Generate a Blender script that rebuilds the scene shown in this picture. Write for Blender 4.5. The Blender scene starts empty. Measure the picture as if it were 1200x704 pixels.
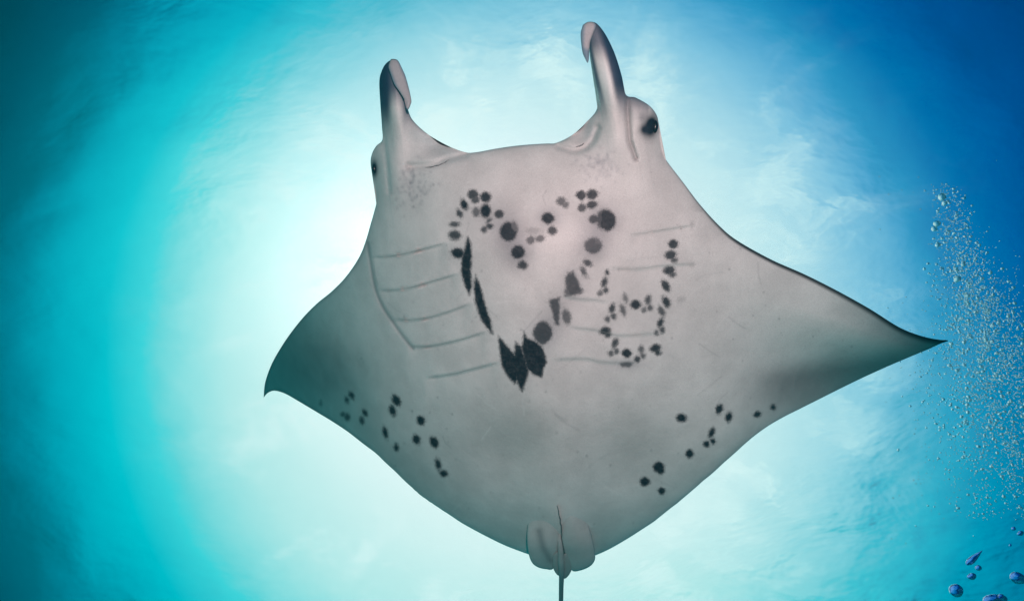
import bpy, bmesh, math, random
import numpy as np

scene = bpy.context.scene
random.seed(7)
rng = np.random.default_rng(11)

# ------------------------------------------------------------------ camera
HALF = 1.167                      # tangent of half the horizontal field of view
cam_data = bpy.data.cameras.new("camera")
cam_data.sensor_width = 36.0
cam_data.lens = 18.0 / HALF
cam_data.clip_start = 0.02
cam_data.clip_end = 2000.0
cam = bpy.data.objects.new("camera", cam_data)
cam.rotation_euler = (math.pi, 0.0, 0.0)     # the diver looks straight up
scene.collection.objects.link(cam)
scene.camera = cam

scene.view_settings.view_transform = 'Standard'
scene.view_settings.look = 'None'
scene.view_settings.exposure = 0.0
scene.view_settings.gamma = 1.0
scene.view_settings.use_curve_mapping = False
scene.cycles.use_denoising = True
scene.cycles.max_bounces = 12
scene.cycles.transparent_max_bounces = 24
scene.cycles.sample_clamp_indirect = 6.0

SUN_DIR = np.array([-0.30, -0.10, 1.0])
SUN_DIR = SUN_DIR / np.linalg.norm(SUN_DIR)


def lin(r, g, b):
    f = lambda c: (c / 255.0 / 12.92) if c <= 10 else ((c / 255.0 + 0.055) / 1.055) ** 2.4
    return (f(r), f(g), f(b), 1.0)


# ------------------------------------------------------------------ node helper
class Net:
    def __init__(self, tree):
        self.t = tree
        tree.nodes.clear()

    def n(self, kind, **kw):
        nd = self.t.nodes.new(kind)
        for k, v in kw.items():
            if k.startswith('i_'):
                key = k[2:]
                nd.inputs[int(key) if key.isdigit() else key.replace('_', ' ')].default_value = v
            else:
                setattr(nd, k, v)
        return nd

    def link(self, a, b):
        self.t.links.new(a, b)

    def math(self, op, a, b=None, c=None, clamp=False):
        nd = self.n('ShaderNodeMath', operation=op, use_clamp=clamp)
        for i, v in enumerate((a, b, c)):
            if v is None:
                continue
            if isinstance(v, (int, float)):
                nd.inputs[i].default_value = v
            else:
                self.link(v, nd.inputs[i])
        return nd.outputs[0]

    def dot(self, vec, d):
        nd = self.n('ShaderNodeVectorMath', operation='DOT_PRODUCT')
        self.link(vec, nd.inputs[0])
        nd.inputs[1].default_value = tuple(d)
        return nd.outputs['Value']

    def smooth(self, v, lo, hi, to0=0.0, to1=1.0):
        nd = self.n('ShaderNodeMapRange', interpolation_type='SMOOTHSTEP')
        self.link(v, nd.inputs['Value'])
        nd.inputs['From Min'].default_value = lo
        nd.inputs['From Max'].default_value = hi
        nd.inputs['To Min'].default_value = to0
        nd.inputs['To Max'].default_value = to1
        return nd.outputs['Result']

    def mix(self, fac, a, b, mode='MIX'):
        nd = self.n('ShaderNodeMix', data_type='RGBA', blend_type=mode)
        ins = [s for s in nd.inputs if s.enabled]
        for s, v in zip(ins, (fac, a, b)):
            if isinstance(v, (int, float, tuple, list)):
                s.default_value = v
            else:
                self.link(v, s)
        return [o for o in nd.outputs if o.enabled][0]

    def ramp(self, v, stops):
        nd = self.n('ShaderNodeValToRGB')
        cr = nd.color_ramp
        cr.interpolation = 'LINEAR'
        while len(cr.elements) > 1:
            cr.elements.remove(cr.elements[-1])
        cr.elements[0].position = stops[0][0]
        cr.elements[0].color = stops[0][1]
        for p, c in stops[1:]:
            e = cr.elements.new(p)
            e.color = c
        self.link(v, nd.inputs['Fac'])
        return nd.outputs['Color']


# ------------------------------------------------------------------ sky and open water
world = bpy.data.worlds.new("World")
scene.world = world
world.use_nodes = True
W = Net(world.node_tree)
tc = W.n('ShaderNodeTexCoord')
vec = tc.outputs['Generated']
AXIS = np.array([0.0525, 0.060, 1.0])
AXIS /= np.linalg.norm(AXIS)
ca = W.dot(vec, AXIS)
ang = W.math('DIVIDE', W.math('ARCCOSINE', ca), math.pi)


def stops(rows):
    return [(a / 180.0, lin(*c)) for a, c in rows]


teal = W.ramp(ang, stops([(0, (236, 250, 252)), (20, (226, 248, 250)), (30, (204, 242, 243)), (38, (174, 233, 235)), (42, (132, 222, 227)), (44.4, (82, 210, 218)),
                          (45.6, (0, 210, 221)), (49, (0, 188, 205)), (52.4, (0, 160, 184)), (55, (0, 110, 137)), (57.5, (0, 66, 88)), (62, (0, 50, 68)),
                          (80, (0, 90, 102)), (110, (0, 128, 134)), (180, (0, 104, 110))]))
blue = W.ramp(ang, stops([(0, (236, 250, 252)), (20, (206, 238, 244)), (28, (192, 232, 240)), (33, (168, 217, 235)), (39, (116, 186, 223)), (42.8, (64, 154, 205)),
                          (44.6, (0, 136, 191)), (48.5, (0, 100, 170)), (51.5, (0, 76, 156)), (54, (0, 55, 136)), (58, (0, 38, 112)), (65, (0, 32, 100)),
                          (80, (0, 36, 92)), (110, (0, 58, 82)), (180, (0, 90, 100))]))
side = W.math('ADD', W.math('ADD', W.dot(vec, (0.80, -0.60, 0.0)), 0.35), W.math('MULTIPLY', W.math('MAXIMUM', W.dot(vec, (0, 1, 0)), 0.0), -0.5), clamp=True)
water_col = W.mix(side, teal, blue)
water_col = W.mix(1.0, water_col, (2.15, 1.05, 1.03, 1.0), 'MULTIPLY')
# daylight of the sky through the surface, forward scattered round the sun
sky = W.n('ShaderNodeTexSky', sky_type='NISHITA', sun_disc=False)
sky.sun_elevation = math.asin(SUN_DIR[2])
sky.sun_rotation = math.atan2(SUN_DIR[0], SUN_DIR[1])
sky_s = W.mix(1.0, sky.outputs['Color'], (0.10, 0.10, 0.10, 1.0), 'MULTIPLY')
window = W.smooth(ang, 20 / 180, 40 / 180, 1.0, 0.0)
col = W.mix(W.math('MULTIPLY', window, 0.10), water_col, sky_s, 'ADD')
sun_a = W.math('ARCCOSINE', W.dot(vec, SUN_DIR))
glow = W.math('POWER', 2.718, W.math('MULTIPLY', W.math('POWER', sun_a, 2.0), -1.0 / (0.24 ** 2)))
col = W.mix(W.math('MULTIPLY', glow, 0.35), col, (1.9, 1.15, 1.1, 1.0), 'ADD')
# wisps of cloud
mp = W.n('ShaderNodeMapping')
mp.inputs['Scale'].default_value = (3.0, 4.4, 3.0)
W.link(vec, mp.inputs['Vector'])
nz = W.n('ShaderNodeTexNoise', i_Scale=2.2, i_Detail=7.0, i_Roughness=0.62, i_Distortion=0.6)
W.link(mp.outputs['Vector'], nz.inputs['Vector'])
cl = W.math('MULTIPLY', W.smooth(nz.outputs['Fac'], 0.47, 0.70), W.smooth(ang, 30 / 180, 47 / 180, 0.85, 0.0))
col = W.mix(cl, col, (1.5, 1.0, 1.0, 1.0))
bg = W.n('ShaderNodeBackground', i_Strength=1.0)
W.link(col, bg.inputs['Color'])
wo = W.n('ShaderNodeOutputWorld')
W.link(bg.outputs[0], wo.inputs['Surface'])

# ------------------------------------------------------------------ the sun, behind the manta
sun_l = bpy.data.lights.new("sun", 'SUN')
sun_l.energy = 4.0
sun_l.angle = math.radians(0.6)
sun_l.color = (1.0, 0.96, 0.88)
sun = bpy.data.objects.new("sun", sun_l)
from mathutils import Vector, Matrix
sun.rotation_euler = Vector(SUN_DIR).to_track_quat('Z', 'Y').to_euler()
sun.location = tuple(SUN_DIR * 40)
scene.collection.objects.link(sun)

# the photographer's strobe, above and to the right of the camera: it lights the belly
fl = bpy.data.lights.new("dive_strobe", 'SPOT')
fl.energy = 550.0
fl.color = (1.0, 0.43, 0.43)
fl.spot_size = math.radians(67)
fl.spot_blend = 0.55
fl.shadow_soft_size = 0.10
flo = bpy.data.objects.new("dive_strobe", fl)
flo.location = (0.20, -0.45, -0.60)
aim = Vector((0.30, -0.24, 2.2)) - Vector(flo.location)
flo.rotation_euler = (-aim).to_track_quat('Z', 'Y').to_euler()
scene.collection.objects.link(flo)


# ------------------------------------------------------------------ materials
def material(name):
    m = bpy.data.materials.new(name)
    m.use_nodes = True
    return m, Net(m.node_tree)


def finish(net, shader):
    o = net.n('ShaderNodeOutputMaterial')
    net.link(shader, o.inputs['Surface'])


def skin_material():
    m, N = material("manta_skin")
    pig = N.n('ShaderNodeAttribute', attribute_name='pigment')
    spot = N.n('ShaderNodeAttribute', attribute_name='spot')
    ink = N.n('ShaderNodeAttribute', attribute_name='ink')
    t = N.n('ShaderNodeTexCoord')
    n1 = N.n('ShaderNodeTexNoise', i_Scale=45.0, i_Detail=4.0, i_Roughness=0.7)
    n2 = N.n('ShaderNodeTexNoise', i_Scale=190.0, i_Detail=3.0, i_Roughness=0.7)
    n3 = N.n('ShaderNodeTexNoise', i_Scale=5.0, i_Detail=5.0, i_Roughness=0.6)
    for q in (n1, n2, n3):
        N.link(t.outputs['Object'], q.inputs['Vector'])
    rag = N.math('ADD', N.math('MULTIPLY', N.math('SUBTRACT', n1.outputs['Fac'], 0.5), 5.0),
                 N.math('MULTIPLY', N.math('SUBTRACT', n2.outputs['Fac'], 0.5), 5.0))
    d = N.math('ADD', spot.outputs['Fac'], rag)
    inside = N.smooth(d, -1.7, 2.6, 1.0, 0.0)
    # small flecks scattered over the skin
    vor = N.n('ShaderNodeTexVoronoi', i_Scale=26.0)
    N.link(t.outputs['Object'], vor.inputs['Vector'])
    fleck = N.smooth(vor.outputs['Distance'], 0.03, 0.09, 0.16, 0.0)
    mott = N.smooth(n3.outputs['Fac'], 0.3, 0.7, 0.90, 1.06)
    fine = N.smooth(n2.outputs['Fac'], 0.2, 0.8, 0.86, 1.09)
    k = N.math('MULTIPLY', N.math('MULTIPLY', mott, fine), N.math('SUBTRACT', 1.0, fleck))
    hsv = N.n('ShaderNodeHueSaturation')
    N.link(pig.outputs['Color'], hsv.inputs['Color'])
    N.link(k, hsv.inputs['Value'])
    inkc = N.mix(N.smooth(n2.outputs['Fac'], 0.3, 0.75), (0.006, 0.008, 0.014, 1), (0.013, 0.016, 0.026, 1))
    # markings: dense core, paler uneven margin
    core = N.smooth(d, -2.6, 1.6, 1.0, 0.72)
    patch = N.smooth(n1.outputs['Fac'], 0.3, 0.6, 0.95, 1.0)
    alpha = N.math('MULTIPLY', N.math('MULTIPLY', inside, ink.outputs['Fac']), N.math('MULTIPLY', core, patch))
    col = N.mix(alpha, hsv.outputs['Color'], inkc)
    b = N.n('ShaderNodeBsdfPrincipled', i_Roughness=0.52)
    b.inputs['Specular IOR Level'].default_value = 0.28
    N.link(col, b.inputs['Base Color'])
    bump = N.n('ShaderNodeBump', i_Strength=0.16, i_Distance=0.004)
    N.link(n2.outputs['Fac'], bump.inputs['Height'])
    bump2 = N.n('ShaderNodeBump', i_Strength=0.25, i_Distance=0.03)
    N.link(n3.outputs['Fac'], bump2.inputs['Height'])
    N.link(bump.outputs['Normal'], bump2.inputs['Normal'])
    N.link(bump2.outputs['Normal'], b.inputs['Normal'])
    finish(N, b.outputs[0])
    return m


def plain_skin(name, c, rough=0.5, var=0.25):
    m, N = material(name)
    t = N.n('ShaderNodeTexCoord')
    nz = N.n('ShaderNodeTexNoise', i_Scale=30.0, i_Detail=5.0)
    N.link(t.outputs['Object'], nz.inputs['Vector'])
    lo = tuple(x * (1 - var) for x in c) + (1,)
    hi = tuple(x * (1 + var) for x in c) + (1,)
    b = N.n('ShaderNodeBsdfPrincipled', i_Roughness=rough)
    N.link(N.mix(nz.outputs['Fac'], lo, hi), b.inputs['Base Color'])
    finish(N, b.outputs[0])
    return m


def bubble_material(name, tint, clear, white):
    m, N = material(name)
    t = N.n('ShaderNodeTexCoord')
    nz = N.n('ShaderNodeTexNoise', i_Scale=60.0, i_Detail=2.0)
    N.link(t.outputs['Object'], nz.inputs['Vector'])
    bump = N.n('ShaderNodeBump', i_Strength=0.25, i_Distance=0.004)
    N.link(nz.outputs['Fac'], bump.inputs['Height'])
    g = N.n('ShaderNodeBsdfGlass', i_Roughness=0.015, i_IOR=0.75)
    g.inputs['Color'].default_value = tint
    N.link(bump.outputs['Normal'], g.inputs['Normal'])
    if white:                      # froth too fine to resolve scatters white
        r = N.n('ShaderNodeBsdfDiffuse')
        r.inputs['Color'].default_value = (0.60, 0.92, 1.0, 1)
    else:
        r = N.n('ShaderNodeBsdfGlossy', i_Roughness=0.03)
    mx = N.n('ShaderNodeMixShader', i_0=white or 0.12)
    N.link(g.outputs[0], mx.inputs[1])
    N.link(r.outputs[0], mx.inputs[2])
    tr = N.n('ShaderNodeBsdfTransparent')
    m2 = N.n('ShaderNodeMixShader', i_0=clear)
    N.link(mx.outputs[0], m2.inputs[1])
    N.link(tr.outputs[0], m2.inputs[2])
    finish(N, m2.outputs[0])
    return m


def large_bubble_material():
    m, N = material("large_air_bubble")
    t = N.n('ShaderNodeTexCoord')
    nz = N.n('ShaderNodeTexNoise', i_Scale=1.6, i_Detail=0.0)
    N.link(t.outputs['Object'], nz.inputs['Vector'])
    bump = N.n('ShaderNodeBump', i_Strength=0.15, i_Distance=0.2)
    N.link(nz.outputs['Fac'], bump.inputs['Height'])
    g = N.n('ShaderNodeBsdfGlass', i_Roughness=0.0, i_IOR=0.75)
    g.inputs['Color'].default_value = (0.40, 0.60, 0.93, 1)
    r = N.n('ShaderNodeBsdfGlossy', i_Roughness=0.06)
    lw = N.n('ShaderNodeLayerWeight', i_Blend=0.35)
    for q in (g, r, lw):
        N.link(bump.outputs['Normal'], q.inputs['Normal'])
    mx = N.n('ShaderNodeMixShader')
    N.link(N.smooth(lw.outputs['Facing'], 0.25, 0.95, 0.05, 1.0), mx.inputs[0])
    N.link(g.outputs[0], mx.inputs[1])
    N.link(r.outputs[0], mx.inputs[2])
    finish(N, mx.outputs[0])
    return m


def surface_material():
    m, N = material("sea_surface")
    t = N.n('ShaderNodeTexCoord')
    mp = N.n('ShaderNodeMapping')
    mp.inputs['Scale'].default_value = (0.7, 1.25, 1.0)
    mp.inputs['Rotation'].default_value = (0, 0, 0.5)
    N.link(t.outputs['Object'], mp.inputs['Vector'])
    n1 = N.n('ShaderNodeTexNoise', i_Scale=0.62, i_Detail=4.0, i_Roughness=0.52, i_Distortion=0.25)
    N.link(mp.outputs['Vector'], n1.inputs['Vector'])
    bump = N.n('ShaderNodeBump', i_Strength=1.0)
    N.link(n1.outputs['Fac'], bump.inputs['Height'])
    # gusts ruffle the surface in patches, calm water between them
    ruffle = None
    for cx, cy, rad, k in ((6.4, 4.9, 3.6, 0.25), (-5.2, -4.6, 2.2, 0.17), (4.5, -1.0, 2.6, 0.22), (1.5, 5.5, 3.0, 0.24), (0.5, -3.6, 2.4, 0.20), (5.6, 1.2, 2.6, 0.26), (-4.6, -2.2, 2.0, 0.18)):
        q = N.n('ShaderNodeVectorMath', operation='DISTANCE')
        N.link(t.outputs['Object'], q.inputs[0])
        q.inputs[1].default_value = (cx, cy, 8.0)
        f = N.smooth(q.outputs['Value'], 0.3 * rad, 1.3 * rad, k, 0.0)
        ruffle = f if ruffle is None else N.math('MAXIMUM', ruffle, f)
    N.link(N.math('ADD', ruffle, 0.10), bump.inputs['Distance'])
    g = N.n('ShaderNodeBsdfGlass', i_Roughness=0.0, i_IOR=1.06)
    g.inputs['Color'].default_value = (0.97, 1.0, 1.0, 1)
    N.link(bump.outputs['Normal'], g.inputs['Normal'])
    tr = N.n('ShaderNodeBsdfTransparent')
    mx = N.n('ShaderNodeMixShader', i_0=0.75)
    N.link(tr.outputs[0], mx.inputs[1])
    N.link(g.outputs[0], mx.inputs[2])
    finish(N, mx.outputs[0])
    return m


SKIN = skin_material()
EYE = plain_skin("eye_black", (0.006, 0.008, 0.014), 0.35, 0.3)
SLIT = plain_skin("gill_slit_skin", (0.30, 0.29, 0.285), 0.8)
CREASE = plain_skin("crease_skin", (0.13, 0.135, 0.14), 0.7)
BUB = bubble_material('fine_air_bubble', (0.97, 1.0, 1.0, 1), 0.15, 0.22)
BIG_BUB = large_bubble_material()
SEA = surface_material()


# ------------------------------------------------------------------ mesh helpers
def mesh_obj(name, verts, faces, mat, parent=None, smooth=True):
    me = bpy.data.meshes.new(name)
    me.from_pydata([tuple(map(float, v)) for v in verts], [], [tuple(map(int, f)) for f in faces])
    me.materials.append(mat)
    if smooth:
        me.polygons.foreach_set('use_smooth', [True] * len(me.polygons))
    me.update()
    o = bpy.data.objects.new(name, me)
    scene.collection.objects.link(o)
    if parent is not None:
        o.parent = parent
    return o


# ------------------------------------------------------------------ water surface
def build_surface():
    n = 420
    q = np.linspace(-1, 1, n)
    ax = np.sinh(q * 4.6) / np.sinh(4.6) * 260.0
    X, Y = np.meshgrid(ax, ax)
    Z = np.zeros_like(X)
    r2 = np.random.default_rng(3)
    for i in range(46):
        lam = 0.5 * 1.085 ** i
        k = 2 * math.pi / lam
        th = r2.normal(0.9, 0.75)
        amp = 0.0032 * lam ** 1.0
        fade = np.clip(1.6 - np.abs(np.maximum(np.abs(X), np.abs(Y))) / (lam * 28), 0, 1)
        Z += fade * amp * np.sin(k * (X * math.cos(th) + Y * math.sin(th)) + r2.uniform(0, 6.28))
    Z += 8.0
    v = np.stack([X.ravel(), Y.ravel(), Z.ravel()], 1)
    idx = np.arange(n * n).reshape(n, n)
    f = np.stack([idx[:-1, :-1].ravel(), idx[:-1, 1:].ravel(), idx[1:, 1:].ravel(), idx[1:, :-1].ravel()], 1)
    o = mesh_obj('water_surface', v, f, SEA)
    o['kind'] = 'structure'
    o['label'] = 'rippled underside of the sea surface, bright in the middle'
    return o


build_surface()

# ------------------------------------------------------------------ the manta
# outline traced in photograph pixels; every point then gets a distance of its own
PX = HALF / 600.0


def place(px, py, dist):
    px, py, dist = np.broadcast_arrays(np.asarray(px, float), np.asarray(py, float), np.asarray(dist, float))
    return np.stack([(px - 600.0) * PX * dist, (py - 352.0) * PX * dist, dist], -1)


# (leading edge point, matching trailing edge point)
PAIRS = [
    ((309, 465), (309, 466)), ((310, 452), (311, 463)), ((313, 440), (315, 459.5)), ((319, 425), (322, 457.6)),
    ((328, 409), (334, 461)), ((340, 391), (350, 470)), ((356, 371), (371, 482.5)), ((372, 355), (390, 494)),
    ((388, 342), (408, 506)), ((403, 327), (426, 520)), ((415, 311), (440, 530.5)), ((423, 297), (452, 542)),
    ((429, 281), (463, 552)), ((434.5, 262), (472, 561)), ((438.5, 248), (479, 567.5)), ((441, 237), (483, 571)),
    ((440, 222), (486, 574)), ((436, 203), (488.5, 576)), ((434.3, 190), (491, 578.5)), ((436, 180), (493, 580)),
    ((441, 171), (495.5, 582)), ((448, 164), (498, 583.5)), ((447.5, 148), (500, 585)), ((445.5, 119), (502, 586.5)),
    ((444.5, 96), (504, 588)), ((447, 84), (506, 589)), ((452, 75), (508, 590.5)), ((459, 71), (511, 592.5)),
    ((465, 79), (514, 594.5)), ((471, 96), (517, 596.5)), ((475, 115), (520, 598.5)), ((479, 131), (524, 601)),
    ((485, 142.5), (530, 605)), ((501.6, 157.5), (543, 613.5)), ((525, 171), (565, 625.5)), ((545, 178.5), (586, 636)),
    ((558, 178.5), (600, 642)), ((580, 174.5), (625, 651)), ((600, 171.5), (645, 657)), ((620, 169.5), (665, 659)),
    ((640, 168.3), (690, 653)), ((652, 167.5), (712, 644)), ((670, 158.7), (735, 631)), ((686, 144.5), (753, 619.5)),
    ((699, 129), (766, 611)), ((698.5, 115), (771, 607)), ((696, 98), (776, 603)), ((692.5, 75), (781, 599)),
    ((689, 50), (786, 595)), ((687, 35), (790, 592)), ((690, 28), (794, 589)), ((698, 27), (798, 585.5)),
    ((708.8, 39.4), (804, 580.5)), ((720, 62), (811, 574.5)), ((728.4, 88.4), (818, 568.5)), ((733.5, 111), (824, 563)),
    ((745, 114.6), (831, 557.5)), ((761, 124), (839, 550.5)), ((770, 136), (847, 543)), ((772, 150.5), (855, 536)),
    ((776, 177), (864, 528)), ((781, 188), (871, 521.5)), ((800, 213), (884, 510.5)), ((820.5, 240), (900, 499)),
    ((844, 265.6), (918, 488.5)), ((865, 282.5), (935, 480)), ((903.6, 304), (960, 467.5)), ((942, 321), (986, 454.5)),
    ((980, 340), (1014, 441)), ((1018.6, 361.4), (1044, 427.5)), ((1052.7, 382.7), (1070, 416.5)),
    ((1078, 393), (1088, 409)), ((1098, 397.5), (1101, 403)), ((1111, 398.5), (1111, 399.5)),
]
TOP = np.array([p[0] for p in PAIRS], float)
BOT = np.array([p[1] for p in PAIRS], float)


def resample(top, bot, per_px=1.25):
    """Catmull-Rom through the pairs, about one sample a pixel of the longer side."""
    def cr(P, i, t):
        p0, p1, p2, p3 = P[max(i - 1, 0)], P[i], P[i + 1], P[min(i + 2, len(P) - 1)]
        return 0.5 * ((2 * p1) + (-p0 + p2) * t + (2 * p0 - 5 * p1 + 4 * p2 - p3) * t ** 2 + (-p0 + 3 * p1 - 3 * p2 + p3) * t ** 3)
    a, b = [], []
    for i in range(len(top) - 1):
        L = max(np.linalg.norm(top[i + 1] - top[i]), np.linalg.norm(bot[i + 1] - bot[i]))
        n = max(2, int(L / per_px))
        for k in range(n):
            a.append(cr(top, i, k / n))
            b.append(cr(bot, i, k / n))
    a.append(top[-1])
    b.append(bot[-1])
    return np.array(a), np.array(b)


tops, bots = resample(TOP, BOT)
NS = len(tops)
OUTLINE = np.concatenate([tops, bots[::-1]])


def seg_dist(px, py, poly, closed=True):
    P = np.stack([px.ravel(), py.ravel()], 1)
    best = np.full(len(P), 1e9)
    m = len(poly) if closed else len(poly) - 1
    for i in range(m):
        a = poly[i]
        b = poly[(i + 1) % len(poly)]
        ab = b - a
        L = float(ab @ ab)
        if L < 1e-12:
            continue
        t = np.clip(((P - a) @ ab) / L, 0, 1)
        d = P - (a + t[:, None] * ab)
        np.minimum(best, np.einsum('ij,ij->i', d, d), out=best)
    return np.sqrt(best).reshape(px.shape)


def inside_poly(px, py, poly):
    r = np.zeros(px.shape, bool)
    j = len(poly) - 1
    for i in range(len(poly)):
        xi, yi = poly[i]
        xj, yj = poly[j]
        if yi != yj:
            c = ((yi > py) != (yj > py)) & (px < (xj - xi) * (py - yi) / (yj - yi) + xi)
            r ^= c
        j = i
    return r


def sstep(x, a, b):
    t = np.clip((x - a) / (b - a), 0, 1)
    return t * t * (3 - 2 * t)


def gauss(px, py, cx, cy, sx, sy, ang=0.0):
    c, s = math.cos(ang), math.sin(ang)
    dx, dy = px - cx, py - cy
    return np.exp(-((dx * c + dy * s) / sx) ** 2 - ((-dx * s + dy * c) / sy) ** 2)


# gill openings, five on each side of the throat
GILLS = [
    [(437, 301), (465, 299), (495, 292), (521, 285)],
    [(446, 340), (475, 338), (505, 330), (535, 321)],
    [(461, 374), (490, 374), (520, 367), (550, 356)],
    [(481, 406), (505, 405), (535, 399), (568, 389)],
    [(502, 442), (530, 438), (555, 432), (582, 425)],
    [(738, 275), (760, 272), (785, 268), (811, 264)],
    [(718, 314), (745, 315), (778, 311), (810, 309)],
    [(660, 347), (678, 350), (695, 351), (712, 353)],
    [(668, 383), (700, 387), (728, 393), (767, 390)],
    [(650, 421), (685, 420), (706, 424), (742, 424)],
]
SIDE_CREASE = [(431, 285), (434, 305), (440, 338), (449, 360), (461, 378), (473, 395), (484, 408)]


def curve(pts, n=28):
    P = np.array(pts, float)
    out = []
    for i in range(len(P) - 1):
        p0, p1, p2, p3 = P[max(i - 1, 0)], P[i], P[i + 1], P[min(i + 2, len(P) - 1)]
        for k in range(n):
            t = k / n
            out.append(0.5 * ((2 * p1) + (-p0 + p2) * t + (2 * p0 - 5 * p1 + 4 * p2 - p3) * t ** 2 + (-p0 + 3 * p1 - 3 * p2 + p3) * t ** 3))
    out.append(P[-1])
    return np.array(out)


GC = [curve(g, 8) for g in GILLS]


def soften(d, n=26):
    """round off the ridge where two sides of the outline are equally far"""
    for _ in range(n):
        q = d.copy()
        q[1:-1, 1:-1] = 0.2 * (d[1:-1, 1:-1] + d[:-2, 1:-1] + d[2:, 1:-1] + d[1:-1, :-2] + d[1:-1, 2:])
        d = q
    return d


def mid_dist(px, py):
    """distance of the middle of the body from the diver, metres"""
    xm = 610 + (py - 170) * 0.096
    w = px - xm
    wl = np.clip(-w / 300.0, 0, 1.3)
    wr = np.clip(w / 480.0, 0, 1.2)
    z = 2.30 + 0.14 * wl + 0.98 * wl ** 3.6
    z = z - 0.34 * wr + 0.12 * wr ** 3
    z = z + 0.30 * ((py - 330) / 300.0) + 0.10 * np.clip((py - 470) / 180.0, 0, 1) ** 2
    # trailing half of each wing tip twists away
    z = z + 0.40 * sstep(px, 830, 1080) * sstep(py - (300 + (px - 830) * 0.36), 20, 110)
    z = z + 0.30 * sstep(-px, -450, -330) * sstep(py, 400, 480)
    # cephalic fins reach forward
    z = z - 0.06 * sstep(-py, -150, -60)
    return z


def belly(px, py, d):
    """distance of the underside and of the back; d = pixels from the outline"""
    xm = 610 + (py - 170) * 0.096
    w = px - xm
    z0 = mid_dist(px, py)
    span = np.where(w < 0, -w / 300.0, w / 490.0)
    horn = sstep(-py, -165, -125)
    R = 60 * (1 - 0.72 * np.clip(span, 0, 1))
    R = R * (1 - horn) + 17 * horn
    e = np.clip(d / R, 0, 1)
    edge = np.sqrt(np.clip(1 - (1 - e) ** 2, 0, 1))
    thick = (0.085 * np.exp(-(span / 0.45) ** 2) + 0.012) * (1 - horn) + 0.058 * horn
    lobes = gauss(px, py, 452, 205, 24, 50) + gauss(px, py, 752, 160, 28, 60)
    zb = z0 - thick * edge
    wide = sstep(py, 165, 300) * (1 - sstep(py, 540, 680)) * edge
    zb = zb - 0.15 * np.exp(-(w / 150.0) ** 2) * wide * np.exp(-((py - 330) / 210.0) ** 2)
    zb = zb - 0.06 * gauss(px, py, xm, 560, 60, 120) * wide
    zb = zb - 0.035 * lobes * edge
    # fins roll on: ridge from each fin down into the head
    for (ax, ay, bx, by, s) in ((462, 120, 466, 235, 13), (716, 95, 722, 190, 13)):
        t = np.clip((py - ay) / (by - ay), 0, 1)
        cx = ax + (bx - ax) * t
        zb = zb - 0.035 * np.exp(-((px - cx) / s) ** 2) * sstep(py, ay - 40, ay + 20) * (1 - sstep(py, by - 70, by + 20)) * edge
    # fold between fin and eye lobe
    f1 = seg_dist(px, py, np.array([(735, 112), (736, 140), (738, 165), (745, 185)], float), False)
    f2 = seg_dist(px, py, np.array([(449, 160), (453, 190), (456, 225)], float), False)
    zb = zb + 0.022 * np.exp(-(f1 / 3.2) ** 2) * edge + 0.012 * np.exp(-(f2 / 3.0) ** 2) * edge
    # mouth corners sink between lip and web
    for pts in ([(480, 195), (505, 193), (525, 186), (545, 181)], [(655, 171), (675, 176), (692, 168), (700, 150)]):
        g = seg_dist(px, py, curve(pts, 6), False)
        zb = zb + 0.02 * np.exp(-(g / 4.0) ** 2)
    zb = zb + 0.05 * gauss(px, py, 513, 172, 22, 14) + 0.05 * gauss(px, py, 684, 156, 14, 16)
    # gill flaps: each one overlaps the next, a shallow step at the opening
    for c in GC:
        lo, hi = c[:, 0].min(), c[:, 0].max()
        yc = np.interp(px, c[:, 0], c[:, 1])
        along = sstep(px, lo - 6, lo + 10) * (1 - sstep(px, hi - 10, hi + 6))
        n = py - yc
        step = np.where(n > 0, np.exp(-n / 20.0), -0.5 * np.exp(n / 12.0)) * np.clip(np.abs(n) / 1.8, 0, 1)
        zb = zb + (0.017 if lo < 600 else 0.007) * step * along
    sc = seg_dist(px, py, curve(SIDE_CREASE, 5), False)
    zb = zb + 0.008 * np.exp(-(sc / 2.5) ** 2)
    # throat and belly folds
    zb = zb + 0.05 * gauss(px, py, 600, 530, 45, 40) + 0.03 * gauss(px, py, 735, 545, 60, 45)
    zb = zb - 0.045 * gauss(px, py, 657, 625, 26, 40)
    zk = z0 + (thick * 1.25 + 0.10 * np.exp(-(w / 150.0) ** 2) * wide * (1 - horn)) * edge
    return np.minimum(zb, z0 + 0.03), zk


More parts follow.
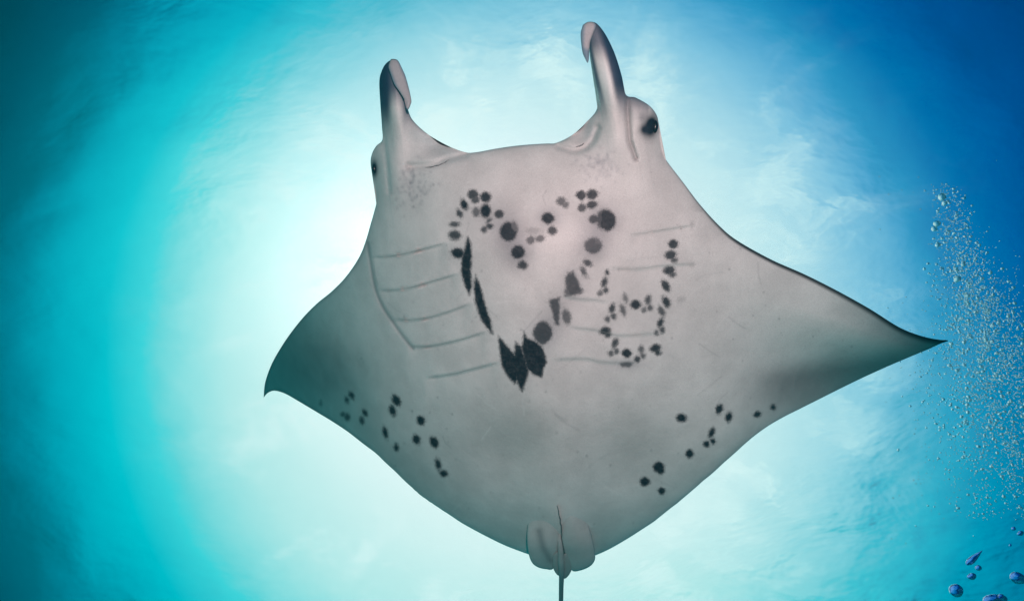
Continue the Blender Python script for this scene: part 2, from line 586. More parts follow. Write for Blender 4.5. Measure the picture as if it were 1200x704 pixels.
# dark markings: x, y, half width, half height, tilt (degrees), strength
SPOTS = [
    (554, 228, 6.5, 6, 0, .75), (557, 234, 5, 5, 0, .7), (569, 231, 6.5, 6.3, 0, .8), (544, 240, 4.3, 7, -25, .85), (538.5, 250.5, 3.3, 5.5, -20, .75),
    (558, 248.5, 5, 5.5, 0, .6), (569, 247, 6.5, 8.5, 0, .9), (585, 251, 5.5, 5, 0, .75), (573, 258.5, 4.2, 2.4, -40, .7), (574, 265, 4, 3.6, 0, .75),
    (567, 269, 3.8, 3.8, 0, .7), (533, 263, 6, 3.2, 0, .7), (533, 275.5, 7.6, 5.5, 10, .75), (532, 279, 5, 3, 10, .6), (536.5, 296.6, 8, 6, 10, .95),
    (596, 271.6, 10.5, 11.5, 0, .8), (601, 268, 6, 9, 0, .55), (607, 295.4, 8, 8, 0, .92), (612.4, 310.5, 6, 5.3, 0, .75),
    (626, 270.8, 9.5, 4.3, 5, .3), (622, 281.5, 5, 5, 0, .6), (633, 279.5, 6, 4.2, -15, .6), (647.4, 270.4, 5.7, 5.3, 0, .75),
    (642, 255.7, 7.5, 7, 10, .85), (658, 236, 6, 5, 10, .6), (663, 240, 4, 4, 0, .55),
    (636, 389.7, 11.5, 13.5, 0, .72), (664, 371, 5, 9.5, -12, .6), (670, 331, 7.5, 12, -15, .7), (676, 340, 7, 5, 0, .65), (666, 342, 5, 5, 0, .6),
    (681, 229, 6.3, 5.6, 0, .8), (694, 228, 7.6, 6, -15, .8), (682, 243.5, 5.5, 5, -15, .7), (693.5, 240, 6.5, 4.8, -15, .78), (711, 258, 11, 13, -15, .82),
    (705, 257, 6, 11, 0, .7), (696, 257, 6, 5.5, 0, .7), (695, 288, 10.5, 9.5, 0, .62), (698, 285, 7, 6, 0, .5), (688.6, 308, 6, 4, 30, .7), (684, 318, 3.2, 6.5, -30, .65),
    (711.5, 319, 2.6, 3, 0, .9), (708, 331, 3.6, 6.2, 15, .75), (710, 340, 3.7, 3.7, 0, .7), (703, 344, 3.6, 3.6, 0, .6), (733, 349, 3, 5.5, -15, .5),
    (717, 361.5, 3.6, 6.2, 15, .75), (730, 363.5, 3.4, 6.8, -20, .6), (719, 370.6, 3.6, 3.8, 0, .7), (712, 374, 3.6, 3.4, 0, .65), (745, 357, 6.6, 5.6, 0, .8),
    (759.5, 351.5, 3.8, 5.6, 15, .7), (761.7, 360.5, 3.6, 3.8, 0, .65), (754.7, 363, 3.5, 3.5, 0, .55), (709, 387.6, 6.8, 5, -15, .78), (712.6, 392, 4.2, 3.6, 0, .75),
    (720.7, 402, 3.9, 5.8, 20, .75), (722.6, 411.6, 3.5, 3.8, 0, .65), (716, 413.8, 3.7, 3.7, 0, .65), (734.4, 413.8, 6.2, 5.4, 0, .82), (751.4, 409, 3.3, 4.6, 0, .65),
    (753.6, 417, 3, 3.6, 0, .65), (747, 420.8, 3.8, 4, 0, .75), (768, 408, 6.5, 5, -15, .8), (771, 413, 4.4, 3.5, 0, .78), (776, 387, 3.3, 4, 10, .7),
    (774, 378.4, 3.7, 6.2, 15, .78), (769, 390, 3.4, 3.5, 0, .6), (775.4, 365, 3.5, 6.8, -25, .68), (780.6, 353.6, 4.5, 7.4, -25, .78), (780, 334.8, 4.6, 7.4, -28, .78),
    (784, 317, 7.2, 4.8, -10, .78), (788, 321.5, 4.6, 3.4, 0, .7), (786, 298.7, 7, 5.6, -15, .75), (790, 304.5, 4.2, 3.2, 0, .7), (789, 286, 6.2, 5.6, 0, .78),
    (799, 351, 6, 3.6, -30, .22), (811, 310, 3.8, 3, 0, .25), (811, 264, 2, 4, 0, .2),
    (464.4, 469, 4.8, 7.6, -30, .98), (460, 481, 4.2, 6.8, -15, .95), (493, 492.5, 5, 6, -20, .97), (488, 514.7, 4.6, 6, -20, .95), (508.7, 518, 5, 7.4, -25, .97),
    (513.5, 544, 3.4, 7, -12, .97), (519.8, 554.6, 5.2, 4.1, 15, .9), (451.4, 506.5, 3.3, 7, -15, .9), (464.4, 524, 3, 4.5, -10, .85), (427.8, 483.6, 2.9, 4.6, -30, .8),
    (424, 492.5, 2.9, 4.6, -10, .75), (412, 463, 2.9, 5, -25, .8), (406.4, 468.5, 2.6, 4, -15, .75), (402, 485.5, 3, 3, 0, .65), (407, 488.5, 3.4, 4.4, 0, .7), (376, 472, 1.8, 3.2, 0, .5),
    (798.7, 489.4, 6.3, 5.2, 0, .97), (843, 479, 4.2, 6, 20, .95), (854, 488, 4.2, 6, 15, .95), (887.4, 485.3, 4.4, 3.7, -20, .92), (906, 477, 3.3, 3.6, 10, .85),
    (834, 507, 3.6, 6.6, 20, .96), (835.4, 516.8, 3.2, 3.4, 0, .85), (828, 520, 4, 3.8, 0, .85), (808, 531.3, 5, 5.2, 10, .95), (772, 547, 7, 6.4, -10, .97), (774, 551, 5, 4.4, 0, .95),
    (755.5, 564, 6.3, 5.4, 0, .97), (775.3, 575, 4.6, 4.2, 0, .85),
]
BLOTS = [
    ([(548, 277), (552, 285), (553, 300), (552, 318), (553, 336), (550, 346), (546, 338), (540, 320), (541, 302), (545, 290)], .93),
    ([(557, 322), (563, 334), (568, 354), (575, 376), (578, 392), (574, 389), (563, 373), (557, 355), (555, 338)], .97),
    ([(584, 393), (590, 400), (600, 412), (606, 418), (608, 430), (607, 445), (603, 450), (595, 441), (588, 428), (585, 410)], 1.0),
    ([(604, 400), (611, 406), (616, 420), (620, 434), (618, 442), (612, 459), (608, 453), (604, 442), (602, 420)], 1.0),
    ([(614, 388), (618, 396), (630, 401), (637, 409), (641, 424), (637, 432), (635, 442), (627, 440), (617, 432), (611, 410)], 1.0),
    ([(643, 351), (656, 348), (656, 362), (655, 381), (651, 381), (648, 369)], .68),
    ([(726, 426), (735, 424), (743, 425), (738, 430), (728, 429)], .6),
    ([(671, 317), (678, 330), (683, 343), (672, 346), (662, 347), (664, 332)], .7),
]
HALOS = [(596, 274, 17, 20, .35), (607, 297, 16, 17, .32), (643, 256, 13, 12, .28), (705, 260, 19, 18, .34), (695, 289, 15, 14, .35), (637, 391, 16, 17, .3), (672, 330, 14, 20, .2), (735, 427, 16, 5, .25),
         (536, 297, 12, 10, .15), (652, 366, 12, 18, .2), (574, 250, 26, 20, .12)]


def marks(px, py):
    sd = np.full(px.shape, 40.0)
    ink = np.zeros(px.shape)
    for (x, y, a, b, deg, k) in SPOTS:
        near = (np.abs(px - x) < 26) & (np.abs(py - y) < 26)
        if not near.any():
            continue
        c, s = math.cos(math.radians(deg)), math.sin(math.radians(deg))
        dx, dy = px[near] - x, py[near] - y
        u, v = dx * c + dy * s, -dx * s + dy * c
        q = (np.abs(u / a) ** 1.75 + np.abs(v / b) ** 1.75) ** (1 / 1.75)
        d = (q - 1) * min(a, b)
        cur = sd[near]
        take = d < cur
        kk = ink[near]
        kk[take] = min(1.0, k + 0.17 * (k > 0.4))
        ink[near] = kk
        sd[near] = np.minimum(cur, d)
    for pts, k in BLOTS:
        P = np.array(pts, float)
        c = P.mean(0)
        near = (np.abs(px - c[0]) < 70) & (np.abs(py - c[1]) < 70)
        if not near.any():
            continue
        d = seg_dist(px[near], py[near], P)
        d = np.where(inside_poly(px[near], py[near], P), -d, d)
        cur = sd[near]
        take = d < cur
        kk = ink[near]
        kk[take] = min(1.0, k + 0.17 * (k > 0.4))
        ink[near] = kk
        sd[near] = np.minimum(cur, d)
    return sd, ink


WHITE = np.array([0.56, 0.54, 0.53])
GREY = np.array([0.17, 0.18, 0.185])
DARK = np.array([0.020, 0.022, 0.028])


def pigment(px, py, d):
    c = np.broadcast_to(WHITE, px.shape + (3,)).copy()

    def lay(f, col):
        nonlocal c
        f = np.clip(f, 0, 1)[..., None]
        c = c * (1 - f) + np.asarray(col) * f
    lay(0.62 * gauss(px, py, 598, 508, 58, 42) + 0.40 * gauss(px, py, 740, 520, 60, 40), (0.36, 0.34, 0.33))  # lower belly hollows: recess shade painted into the colour
    # smoky margin on the trailing edge of each wing, plus tip shade painted in
    t = px
    band_y = 452 - (t - 870) * 0.15
    lay(0.80 * sstep(px, 845, 930) * np.exp(-((py - band_y) / np.where(py < band_y, 17, 40)) ** 2), GREY)
    lay(0.55 * sstep(px, 980, 1100), GREY)
    lay(0.62 * np.clip(1.25 * gauss(px, py, 372, 430, 58, 42, 0.55), 0, 1), GREY)
    lay(0.30 * sstep(-px, -400, -320), GREY)
    lay(0.30 * gauss(px, py, 470, 540, 90, 40, 0.7), GREY)
    # dark leading edge of the right wing, thin line on the left
    lead = np.interp(px, tops[-260:, 0], tops[-260:, 1])
    le = py - lead
    lay(0.95 * sstep(px, 800, 870) * (1 - sstep(le, 2.0, 6.5 + 3 * sstep(px, 900, 1050))), DARK)
    lay(0.35 * (1 - sstep(px, 425, 440)) * (1 - sstep(d, 1.0, 5.0)), GREY)
    lay(0.5 * (1 - sstep(d, 0.5, 2.5)) * sstep(px, 780, 830) * sstep(-py, -420, -400), DARK)
    # cephalic fins: silvery middle, dark sides
    hl = sstep(-py, -168, -120) * (px < 500)
    hr = sstep(-py, -150, -95) * (px > 660) * (px < 760)
    axl = 464 - (py - 70) * 0.0
    axr = 697 + (py - 30) * 0.235
    blue_grey = (0.022, 0.040, 0.085)
    lay(0.95 * hl * np.clip(sstep(axl - px, 3, 11) + 0.7 * sstep(px - axl, 5, 11), 0, 1), blue_grey)
    lay(0.97 * hr * sstep(px - axr, 1, 9), blue_grey)
    lay(0.90 * hr * sstep(axr - px, 7, 12), blue_grey)
    lay(0.85 * hr * (1 - sstep(py, 48, 78)) + 0.85 * hl * (1 - sstep(py, 100, 132)), blue_grey)
    lay(0.35 * (hl + hr) * gauss(px, py, 711, 92, 6, 30, -0.25), (0.8, 0.8, 0.8))  # highlight along the right fin, painted as a paler streak
    # mottling at the root of the fins
    rr = np.random.default_rng(5)
    for (cx, cy, sx, sy, n) in ((484, 218, 20, 24, 90), (703, 192, 20, 18, 90)):
        lay(0.18 * gauss(px, py, cx, cy, sx, sy), (0.16, 0.17, 0.19))
        for _ in range(n):
            x, y = cx + rr.normal() * sx * 0.55, cy + rr.normal() * sy * 0.55
            q = (np.abs(px - x) < 8) & (np.abs(py - y) < 8)
            f = (0.22 * gauss(px[q], py[q], x, y, rr.uniform(1.2, 2.6), rr.uniform(1.2, 2.6)))[:, None]
            c[q] = c[q] * (1 - f) + np.array((0.14, 0.15, 0.18)) * f
    # mouth web and fold
    lay(0.35 * gauss(px, py, 510, 168, 26, 12, 0.5) + 0.35 * gauss(px, py, 687, 150, 12, 16), (0.25, 0.33, 0.36))
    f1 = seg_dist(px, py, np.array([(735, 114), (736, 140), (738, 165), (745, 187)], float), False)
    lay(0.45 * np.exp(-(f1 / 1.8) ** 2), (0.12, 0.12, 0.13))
    # eyes in dark patches
    lay(gauss(px, py, 763, 148, 7.5, 12.5, 0.15) * 1.6, (0.012, 0.016, 0.028))
    lay(gauss(px, py, 756, 152, 6.5, 6.5) * 1.2, (0.02, 0.025, 0.04))
    lay(gauss(px, py, 752, 138, 5, 6) * 0.45, (0.05, 0.06, 0.08))
    lay(gauss(px, py, 438.5, 198, 4.0, 10) * 1.4, (0.02, 0.04, 0.06))
    for (x, y, a, b, k) in HALOS:
        lay(2.0 * k * gauss(px, py, x, y, a * 1.15, b * 1.15), (0.20, 0.20, 0.22))
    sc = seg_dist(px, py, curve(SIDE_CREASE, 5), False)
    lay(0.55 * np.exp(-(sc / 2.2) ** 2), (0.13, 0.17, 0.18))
    # faint scratches and freckles picked up over the years
    for _ in range(46):
        x, y, a, L = rr.uniform(440, 940), rr.uniform(210, 600), rr.uniform(0, 3.14), rr.uniform(8, 38)
        q = (np.abs(px - x) < L + 4) & (np.abs(py - y) < L + 4)
        if not q.any():
            continue
        dx, dy = math.cos(a) * L / 2, math.sin(a) * L / 2
        bow = rr.normal() * 2
        g = seg_dist(px[q], py[q], np.array([(x - dx, y - dy), (x - dy * 0.1 + bow, y + dx * 0.1), (x + dx, y + dy)]), False)
        f = (rr.uniform(0.12, 0.3) * np.exp(-(g / 0.9) ** 2))[:, None]
        c[q] = c[q] * (1 - f) + (np.array((0.72, 0.70, 0.69)) if rr.uniform() < 0.55 else np.array((0.2, 0.2, 0.21))) * f
    for _ in range(150):
        x, y, r0 = rr.uniform(400, 1000), rr.uniform(200, 620), rr.uniform(0.7, 1.5)
        q = (np.abs(px - x) < 6) & (np.abs(py - y) < 6)
        f = (rr.uniform(0.2, 0.5) * gauss(px[q], py[q], x, y, r0, r0))[:, None]
        c[q] = c[q] * (1 - f) + np.array((0.14, 0.14, 0.15)) * f
    return c


def grid_faces(nr, nc, flip=False):
    idx = np.arange(nr * nc).reshape(nr, nc)
    q = [idx[:-1, :-1].ravel(), idx[:-1, 1:].ravel(), idx[1:, 1:].ravel(), idx[1:, :-1].ravel()]
    return np.stack(q[::-1] if flip else q, 1)


manta = bpy.data.objects.new('manta_ray', None)
manta.location = tuple(place(640, 380, 2.3))
scene.collection.objects.link(manta)
manta['label'] = 'white-bellied manta ray with dark heart-shaped spot pattern gliding overhead'
manta['category'] = 'manta ray'
ORG = np.array(manta.location)


def set_attr(me, name, data, kind):
    a = me.attributes.new(name, kind, 'POINT')
    if kind == 'FLOAT_COLOR':
        rgba = np.concatenate([data, np.ones((len(data), 1))], 1).astype(np.float32)
        a.data.foreach_set('color', rgba.ravel())
    else:
        a.data.foreach_set('value', np.asarray(data, np.float32).ravel())


def build_body():
    NT, NB = 300, 46
    t = np.linspace(0, 1, NT)
    t = t * 0.7 + (0.5 - 0.5 * np.cos(math.pi * t)) * 0.3
    tb = 0.5 - 0.5 * np.cos(math.pi * np.linspace(0, 1, NB))
    fx = lambda tt: (tops[None, :, 0] * (1 - tt[:, None]) + bots[None, :, 0] * tt[:, None],
                     tops[None, :, 1] * (1 - tt[:, None]) + bots[None, :, 1] * tt[:, None])
    ax, ay = fx(t)
    bx, by = fx(tb)
    da = seg_dist(ax, ay, OUTLINE[::2])
    db = seg_dist(bx, by, OUTLINE[::2])
    da[0] = da[-1] = 0
    db[0] = db[-1] = 0
    za, _ = belly(ax, ay, soften(da))
    _, zk = belly(bx, by, db)
    za[0] = mid_dist(ax[0], ay[0]); za[-1] = mid_dist(ax[-1], ay[-1])
    zk[0] = za[0]; zk[-1] = za[-1]
    va = place(ax, ay, za).reshape(-1, 3)
    vb = place(bx, by, zk)[1:-1].reshape(-1, 3)
    nA = NT * NS
    f1 = grid_faces(NT, NS)
    # back grid shares the first and last row with the belly
    idx = np.concatenate([np.arange(NS)[None], (nA + np.arange((NB - 2) * NS)).reshape(NB - 2, NS), ((NT - 1) * NS + np.arange(NS))[None]])
    f2 = np.stack([idx[:-1, :-1].ravel(), idx[1:, :-1].ravel(), idx[1:, 1:].ravel(), idx[:-1, 1:].ravel()], 1)
    V = np.concatenate([va, vb]) - ORG
    F = np.concatenate([f1, f2])
    # belly faces must look towards the diver
    n0 = np.cross(V[F[:, 1]] - V[F[:, 0]], V[F[:, 2]] - V[F[:, 0]])
    if n0[len(f1) // 2, 2] > 0 or n0[:len(f1), 2].sum() > 0:
        F = F[:, ::-1]
    n0 = np.cross(V[F[:, 2]] - V[F[:, 0]], V[F[:, 3]] - V[F[:, 1]])
    N = np.zeros_like(V)
    for k in range(4):
        np.add.at(N, F[:, k], n0)
    N /= np.maximum(np.linalg.norm(N, axis=1, keepdims=True), 1e-12)
    pig = pigment(ax, ay, da).reshape(-1, 3)
    # the dark back laps over the very edge
    sd, ink = marks(ax, ay)
    PIG = np.concatenate([pig, np.broadcast_to(DARK * 1.3, (len(vb), 3))])
    SD = np.concatenate([sd.ravel(), np.full(len(vb), 40.0)])
    INK = np.concatenate([ink.ravel(), np.zeros(len(vb))])
    QX = np.concatenate([ax.ravel(), bx[1:-1].ravel()])
    QY = np.concatenate([ay.ravel(), by[1:-1].ravel()])
    cx, cy = QX[F].mean(1), QY[F].mean(1)
    left = (cx < 520) & (cy < 156 - (cx - 448) * 0.40)
    right = (cx > 670) & (cx < 745) & (cy < 130 - (cx - 699) * 0.50)
    out = []
    for name, sel in (('body', ~(left | right)), ('cephalic_fin', left), ('cephalic_fin', right)):
        ff = F[sel]
        used = np.unique(ff)
        remap = np.full(len(V), -1)
        remap[used] = np.arange(len(used))
        o = mesh_obj(name, V[used], remap[ff], SKIN, manta)
        me = o.data
        set_attr(me, 'pigment', PIG[used], 'FLOAT_COLOR')
        set_attr(me, 'spot', SD[used], 'FLOAT')
        set_attr(me, 'ink', INK[used], 'FLOAT')
        me.normals_split_custom_set_from_vertices([tuple(n) for n in N[used]])
        out.append(o)
    return out


body, fin_a, fin_b = build_body()


def depth_at(px, py):
    px = np.asarray(px, float)
    py = np.asarray(py, float)
    d = seg_dist(px, py, OUTLINE[::2])
    return belly(px, py, d)[0]


def flap(name, outline, zfun, thick, mat_attr, parent, rows=26, R=9.0, pig=None):
    """A solid flap with its own outline (photo pixels): fan grid towards a spine, round edge, real thickness."""
    P = curve(list(outline) + [outline[0]], 7)[:-1]
    c = P.mean(0)
    ks = np.linspace(1, 0.0, rows)
    px = c[0] + (P[None, :, 0] - c[0]) * ks[:, None]
    py = c[1] + (P[None, :, 1] - c[1]) * ks[:, None]
    d = seg_dist(px, py, P)
    d[0] = 0
    e = np.sqrt(np.clip(1 - (1 - np.clip(d / R, 0, 1)) ** 2, 0, 1))
    z = zfun(px, py)
    zf = z - thick * e
    zb = z + thick * 0.6 * e
    m = len(P)
    vf = place(px, py, zf).reshape(-1, 3)
    vb = place(px, py, zb)[1:].reshape(-1, 3)
    idf = np.arange(rows * m).reshape(rows, m)
    idb = np.concatenate([idf[:1], (rows * m + np.arange((rows - 1) * m)).reshape(rows - 1, m)])
    F = []
    for ids, fl_ in ((idf, False), (idb, True)):
        a = ids[:-1]; b = np.roll(ids, -1, 1)[:-1]; c2 = np.roll(ids, -1, 1)[1:]; d2 = ids[1:]
        q = np.stack([a.ravel(), b.ravel(), c2.ravel(), d2.ravel()], 1)
        F.append(q[:, ::-1] if fl_ else q)
    F = np.concatenate(F)
    V = np.concatenate([vf, vb]) - ORG
    o = mesh_obj(name, V, F, mat_attr, parent)
    bm = bmesh.new()
    bm.from_mesh(o.data)
    bmesh.ops.recalc_face_normals(bm, faces=bm.faces)
    bm.to_mesh(o.data)
    bm.free()
    qx = np.concatenate([px.ravel(), px[1:].ravel()])
    qy = np.concatenate([py.ravel(), py[1:].ravel()])
    n = len(qx)
    set_attr(o.data, 'pigment', pig(qx, qy) if pig else np.broadcast_to(WHITE * 0.8, (n, 3)), 'FLOAT_COLOR')
    set_attr(o.data, 'spot', np.full(n, 40.0), 'FLOAT')
    set_attr(o.data, 'ink', np.zeros(n), 'FLOAT')
    return o


# pelvic fins: two rounded flaps either side of the tail, with small inner lobes
BASE_Z = [float(depth_at(np.array([657.0]), np.array([yy]))[0]) for yy in (585.0, 610.0, 630.0)]


def pelvic_z(lift=0.0, bow=0.0, cx=657.0):
    def f(px, py):
        z = BASE_Z[1] + (BASE_Z[2] - BASE_Z[0]) / 45.0 * (py - 610)
        pc = 624 - 7 * np.log1p(np.exp(np.clip((624 - py) / 7.0, -30, 30)))
        zs = depth_at(np.clip(px, 560, 760), pc)
        k = sstep(py, 590, 650)
        z = zs * (1 - k) + z * k
        s = sstep(py, 590, 646)
        return z + 0.040 * (1 - s) - 0.020 * s - lift + bow * ((px - cx) / 20.0) ** 2
    return f


def pelvic_pig(px, py):
    c = np.broadcast_to(WHITE * 0.86, (len(px), 3)).copy()
    f = np.exp(-(seg_dist(px, py, np.array([(632, 622), (636, 640), (645, 656)], float), False) / 4.5) ** 2)[:, None] * 0.55
    return c * (1 - f) + np.array([0.12, 0.14, 0.15]) * f


flap('pelvic_fin', [(636, 590), (646, 594), (652, 606), (655, 622), (656, 640), (653, 654), (648, 666), (640, 666.5), (630, 664), (623, 658), (619, 646), (617.5, 628), (619, 610), (625, 596)],
     pelvic_z(-0.007, 0.010, 636), 0.020, SKIN, manta, R=20, pig=pelvic_pig)
flap('pelvic_fin', [(652, 586), (666, 588), (680, 599), (689, 614), (694.5, 632), (697.5, 650), (696, 658), (690, 664), (680, 668), (671, 668.5), (667, 660), (661, 645), (657, 622), (653, 604)],
     pelvic_z(0.004, 0.010, 675), 0.030, SKIN, manta, R=24, pig=pelvic_pig)
flap('pelvic_lobe', [(648, 650), (654, 646), (658, 655), (658, 668), (656, 674), (652, 672), (648, 664)], pelvic_z(0.004), 0.010, SKIN, manta, R=5, pig=lambda a, b: np.broadcast_to(WHITE * 0.7, (len(a), 3)))
flap('pelvic_lobe', [(659, 650), (664, 648), (671, 655), (671, 664), (667, 673), (662, 677.5), (659.5, 674)], pelvic_z(0.006), 0.010, SKIN, manta, R=5, pig=lambda a, b: np.broadcast_to(WHITE * 0.7, (len(a), 3)))


# tail: whip that hangs from between the pelvic fins
def build_tail():
    c = [(655, 622, 1.5, .030), (656, 634, 2.6, .006), (657, 645, 3.4, -.012), (657.5, 658, 3.8, -.022), (658, 668, 3.4, -.022), (658, 677, 3.0, -.016),
         (657.7, 686, 2.8, -.008), (657.5, 700, 2.7, .0), (657, 730, 2.3, .08), (656, 780, 1.8, .2), (655, 850, 1.2, .35), (654, 930, 0.6, .5)]
    C = curve([(a[0], a[1]) for a in c], 6)
    s = np.linspace(0, len(c) - 1, len(C))
    rad = np.interp(s, np.arange(len(c)), [a[2] for a in c])
    off = np.interp(s, np.arange(len(c)), [a[3] for a in c])
    z = pelvic_z()(C[:, 0], np.minimum(C[:, 1], 690)) + off
    P = place(C[:, 0], C[:, 1], z)
    rm = rad * PX * z
    n = 14
    V, F = [], []
    for i in range(len(P)):
        a = P[min(i + 1, len(P) - 1)] - P[max(i - 1, 0)]
        a /= np.linalg.norm(a)
        u = np.cross(a, (0, 0, 1.0)); u /= np.linalg.norm(u)
        v = np.cross(u, a)
        for k in range(n):
            th = 2 * math.pi * k / n
            V.append(P[i] + rm[i] * (u * math.cos(th) + v * math.sin(th) * 0.8) - ORG)
    for i in range(len(P) - 1):
        for k in range(n):
            F.append((i * n + k, i * n + (k + 1) % n, (i + 1) * n + (k + 1) % n, (i + 1) * n + k))
    F.append(tuple(range(n))[::-1])
    F.append(tuple((len(P) - 1) * n + k for k in range(n)))
    o = mesh_obj('tail', V, F, SKIN, manta)
    m = len(V)
    w = sstep(np.repeat(C[:, 1], n), 655, 680)[:, None]
    set_attr(o.data, 'pigment', WHITE * 0.75 * (1 - w) + np.array([0.30, 0.31, 0.32]) * w, 'FLOAT_COLOR')
    set_attr(o.data, 'spot', np.full(m, 40.0), 'FLOAT')
    set_attr(o.data, 'ink', np.zeros(m), 'FLOAT')


build_tail()


# thin ribbons that sit in the creases (gill openings, cleft)
def ribbon(name, pts, width, mat, lift=0.0015, zfun=None):
    C = curve(pts, 10)
    n = len(C)
    T = np.gradient(C, axis=0)
    T /= np.linalg.norm(T, axis=1, keepdims=True)
    Nn = np.stack([-T[:, 1], T[:, 0]], 1)
    s = np.linspace(0, 1, n)
    r3 = np.random.default_rng(int(pts[0][0] * 7 + pts[0][1]))
    wob = np.interp(s, np.linspace(0, 1, 12), r3.uniform(0.45, 1.3, 12))
    w = width * np.sqrt(np.clip(np.sin(math.pi * np.clip(s, 0.02, 0.98)), 0, 1)) * wob
    jit = np.interp(s, np.linspace(0, 1, 14), r3.uniform(-0.5, 0.5, 14))
    C = C + Nn * jit[:, None]
    rows = []
    for k, dz in ((-1, 0.0), (-0.5, -1), (0.5, -1), (1, 0.0)):
        q = C + Nn * (w * k)[:, None]
        z = (zfun or depth_at)(q[:, 0], q[:, 1])
        rows.append(place(q[:, 0], q[:, 1], z + 0.001 + dz * (lift + 0.001)))
    V = np.stack(rows).reshape(-1, 3) - ORG
    F = grid_faces(4, n)
    return mesh_obj(name, V, F, mat, manta)


for g in GILLS:
    ribbon('gill_slit', g, 0.27 if g[0][0] < 600 else 0.22, SLIT, 0.0003)

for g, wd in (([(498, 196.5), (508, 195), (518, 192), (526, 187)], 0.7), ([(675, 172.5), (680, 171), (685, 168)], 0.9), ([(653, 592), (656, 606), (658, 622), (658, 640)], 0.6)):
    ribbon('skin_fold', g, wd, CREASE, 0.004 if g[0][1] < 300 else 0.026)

# eyes
for (x, y, r) in ((766.5, 149, 7.0), (439.5, 198, 5.0)):
    z = float(depth_at(np.array([x]), np.array([y]))[0])
    bm = bmesh.new()
    bmesh.ops.create_uvsphere(bm, u_segments=20, v_segments=14, radius=r * PX * z)
    me = bpy.data.meshes.new('eye')
    for f in bm.faces:
        f.smooth = True
    for v in bm.verts:
        v.co.x *= 0.62
        v.co.y *= 1.15
    bm.to_mesh(me)
    bm.free()
    me.materials.append(EYE)
    o = bpy.data.objects.new('eye', me)
    o.location = tuple(place(x, y, z + r * PX * z * 0.55) - ORG)
    o.parent = manta
    scene.collection.objects.link(o)


# rolled tips of the cephalic fins
def tip_z(base, slope_x, slope_y, x0, y0):
    def f(px, py):
        return base + slope_x * (px - x0) + slope_y * (py - y0)
    return f


def tip_pig(ax, ay, bx, by):
    def f(px, py):
        P = np.array([(ax, ay), (bx, by)], float)
        d = seg_dist(px, py, P, False)
        m = sstep(d, 3.0, 9.0)[:, None]
        return np.array([0.36, 0.345, 0.36]) * (1 - m) + np.array([0.16, 0.22, 0.28]) * m
    return f


zl = float(mid_dist(464, 100))
flap('fin_tip', [(458, 69.5), (463, 69.5), (467, 72), (471, 80), (475, 89), (479, 103), (482, 117), (481.5, 122), (478.5, 128.5), (476, 127), (475, 119), (469, 109), (462, 99), (458, 88), (455, 78)],
     tip_z(zl - 0.085, 0.0005, 0.0002, 464, 100), 0.012, SKIN, fin_a, R=6, pig=tip_pig(461, 74, 480, 122))
zr = float(mid_dist(690, 60))
flap('fin_tip', [(683, 29.5), (689, 26), (696, 26.5), (698.5, 31), (695, 40), (691.5, 50), (690.5, 62), (690, 70), (688.5, 74), (686, 70), (682.7, 62), (681, 50), (680.5, 39)],
     tip_z(zr - 0.085, -0.0005, 0.0002, 690, 60), 0.012, SKIN, fin_b, R=5, pig=tip_pig(691, 30, 690, 52))

# ------------------------------------------------------------------ the water between: suspended matter that veils far things
def build_haze():
    m, N = material("water_haze")
    v = N.n('ShaderNodeVolumePrincipled')
    v.inputs['Color'].default_value = (0.0, 0.12, 0.14, 1)
    v.inputs['Density'].default_value = 0.13
    v.inputs['Absorption Color'].default_value = (0.0, 1.0, 1.0, 1)
    v.inputs['Anisotropy'].default_value = 0.35
    o = N.n('ShaderNodeOutputMaterial')
    N.link(v.outputs[0], o.inputs['Volume'])
    a, lo, hi = 40.0, -3.0, 5.0
    V = [(x, y, z) for z in (lo, hi) for y in (-a, a) for x in (-a, a)]
    F = [(0, 2, 3, 1), (4, 5, 7, 6), (0, 1, 5, 4), (2, 6, 7, 3), (0, 4, 6, 2), (1, 3, 7, 5)]
    h = mesh_obj('haze', V, F, m, smooth=False)
    h['kind'] = 'stuff'
    h['label'] = 'blue-green water full of fine suspended matter'


build_haze()

# ------------------------------------------------------------------ bubbles
def bubble_mesh(name, sub, seed, squash=1.0):
    bm = bmesh.new()
    bmesh.ops.create_icosphere(bm, subdivisions=sub, radius=1.0)
    r = np.random.default_rng(seed)
    a, b, c = r.uniform(-0.16, 0.16, 3)
    for v in bm.verts:
        x, y, z = v.co
        v.co.z = z * squash * (1 - 0.12 * x)
        v.co.x = x * (1 + a * z + 0.10 * b)
        v.co.y = y * (1 + c * x - 0.10 * b)
    for f in bm.faces:
        f.smooth = True
    me = bpy.data.meshes.new(name)
    bm.to_mesh(me)
    bm.free()
    me.materials.append(BUB)
    return me


small = [bubble_mesh('bubble', 2, i, 0.8) for i in range(5)]

stream = []
tries = 0
while len(stream) < 8000 and tries < 260000:
    tries += 1
    y = rng.uniform(215, 610)
    t = (y - 215) / 395.0
    cx = 1104 + 74 * t ** 0.85
    wd = 13 + 56 * min(t * 1.5, 1)
    x = cx + rng.normal() * wd * 0.6 + 14 * min(t * 3, 1)
    dens = math.exp(-((y - 425) / 125.0) ** 2) + 0.07
    dens *= 0.5 + 0.8 * (0.5 + 0.5 * math.sin(x * 0.13 + 2.1 * math.sin(y * 0.041)) * math.sin(y * 0.09 + 1.7 * math.sin(x * 0.06))) ** 1.5
    if rng.uniform() > dens or x < 1040 or x > 1225:
        continue
    z = rng.uniform(2.3, 3.9)
    r = 0.54 * rng.lognormal(0, 0.5)
    r = min(r, 1.9)
    stream.append((x, y, z, r))
for i in range(60):
    stream.append((rng.uniform(1030, 1198), rng.uniform(180, 640), rng.uniform(2.3, 4.2), rng.uniform(0.4, 0.9)))
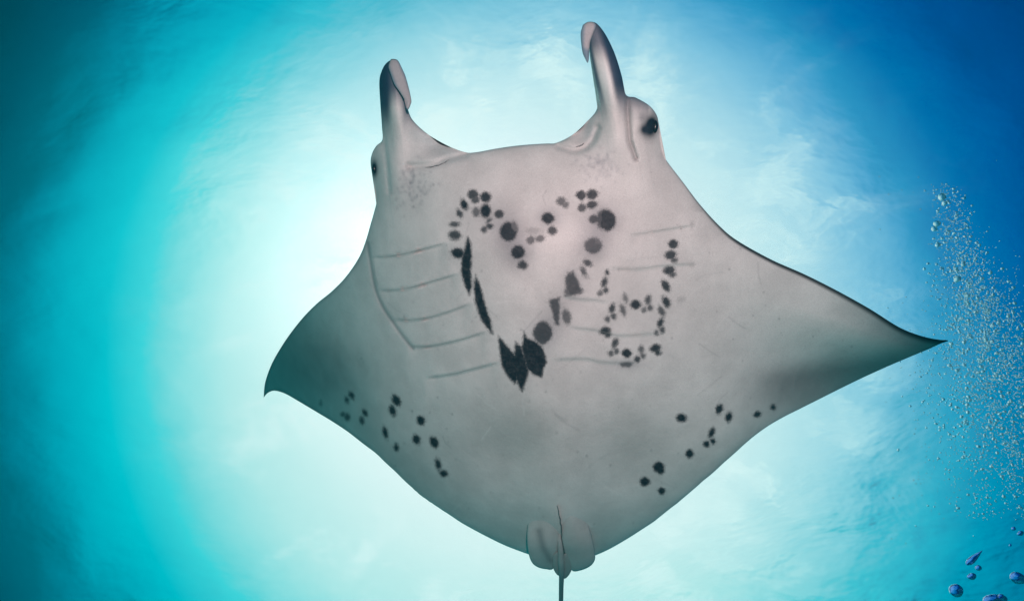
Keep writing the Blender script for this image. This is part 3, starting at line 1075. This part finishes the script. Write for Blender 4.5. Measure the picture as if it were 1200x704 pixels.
# a few faint wobbling caps at the head of the stream
stream += [(1104, 231, 3.0, 4.2), (1107, 238, 3.1, 3.0), (1098, 262, 3.0, 3.8), (1095, 268, 3.1, 2.8), (1099, 287, 3.0, 3.2), (1122, 327, 2.9, 3.6), (1129, 310, 3.0, 2.6)]
stream.sort(key=lambda b: -b[3])
GROUP = 'small bubbles of the rising bubble stream'
for i, (x, y, z, r) in enumerate(stream[:290]):
    o = bpy.data.objects.new('bubble', small[i % 5])
    o.location = tuple(place(x, y, z))
    s = r * PX * z
    o.scale = (s * rng.uniform(0.8, 1.2), s * rng.uniform(0.8, 1.2), s)
    o.rotation_euler = tuple(rng.uniform(-0.6, 0.6, 3))
    o['label'] = ('small bubble in the thin upper end of the bubble stream, above the wing tip' if y < 310 else
                  'small bubble in the sparse lower end of the bubble stream, below the wing tip' if y > 520 else
                  'tiny silvery bubble in the dense middle of the bubble stream beside the wing tip')
    o['category'] = 'bubble'
    o['group'] = GROUP + (', upper end' if y < 310 else ', lower end' if y > 520 else ', middle')
    scene.collection.objects.link(o)


def rest_bubbles(lst):
    bm = bmesh.new()
    bmesh.ops.create_icosphere(bm, subdivisions=1, radius=1.0)
    bv = np.array([v.co[:] for v in bm.verts])
    bf = np.array([[v.index for v in f.verts] for f in bm.faces])
    bm.free()
    V, F = [], []
    for i, (x, y, z, r) in enumerate(lst):
        V.append(bv * (r * PX * z) * rng.uniform(0.75, 1.2, 3) + place(x, y, z))
        F.append(bf + i * len(bv))
    o = mesh_obj('bubble_cloud', np.concatenate(V), np.concatenate(F), BUB)
    o['kind'] = 'stuff'
    o['label'] = 'cloud of countless fine bubbles rising at the right edge'
    return o


rest_bubbles(stream[290:])

# the larger bubbles low on the right: x, y, half sizes (px), tilt, distance
BIG = [
    (1142, 653, 12.5, 4.6, -42, 1.50, 'elongated teardrop bubble tilted like a leaf, low on the right', True),
    (1147, 665, 3.3, 3.1, 0, 1.50, 'small round bubble just beneath the teardrop bubble', False),
    (1139, 675, 4.9, 3.6, -15, 1.48, 'small oval bubble between the teardrop bubble and the large round one', False),
    (1121, 691.5, 7.6, 7.2, 0, 1.45, 'large round bubble with blue underside, leftmost of the big bubbles', False),
    (1166, 703, 14, 7.0, -8, 1.42, 'wide flattened bubble cut off by the bottom edge', False),
    (1173.5, 699, 3.4, 3.4, 0, 1.40, 'small bubble clinging to the end of the wide flattened bubble', False),
    (1193.5, 677, 9.0, 6.4, 10, 1.45, 'fat lumpy bubble cut off by the right edge', False),
    (1188, 619, 2.2, 2.2, 0, 1.60, 'tiny dark blue bubble below the bubble stream', False),
    (1196, 624.5, 3.6, 2.5, -25, 1.60, 'small dark oval bubble touching the right edge below the stream', False),
    (1184, 638.5, 1.2, 1.6, 0, 1.60, 'pinpoint bubble above the fat lumpy bubble', False),
]
for i, (x, y, a, b, deg, z, lab, tear) in enumerate(BIG):
    me = bubble_mesh('bubble', 4, 40 + i, 1.0)
    me.materials[0] = BIG_BUB
    if tear:
        for v in me.vertices:
            t = (v.co.x + 1) / 2
            k = 1.0 - 0.80 * max(0.0, (t - 0.2) / 0.8) ** 0.9
            v.co.y *= k
            v.co.z *= k
    else:
        for v in me.vertices:
            v.co *= 1 + 0.07 * math.sin(3.1 * v.co.x + i) * math.cos(2.7 * v.co.y + 2 * i)
    o = bpy.data.objects.new('bubble', me)
    o.location = tuple(place(x, y, z))
    o.rotation_euler = (0, 0, math.radians(deg))
    o.scale = (a * PX * z, b * PX * z, 0.6 * b * PX * z)
    o['label'] = lab
    o['category'] = 'bubble'
    o['group'] = 'larger bubbles low on the right'
    scene.collection.objects.link(o)
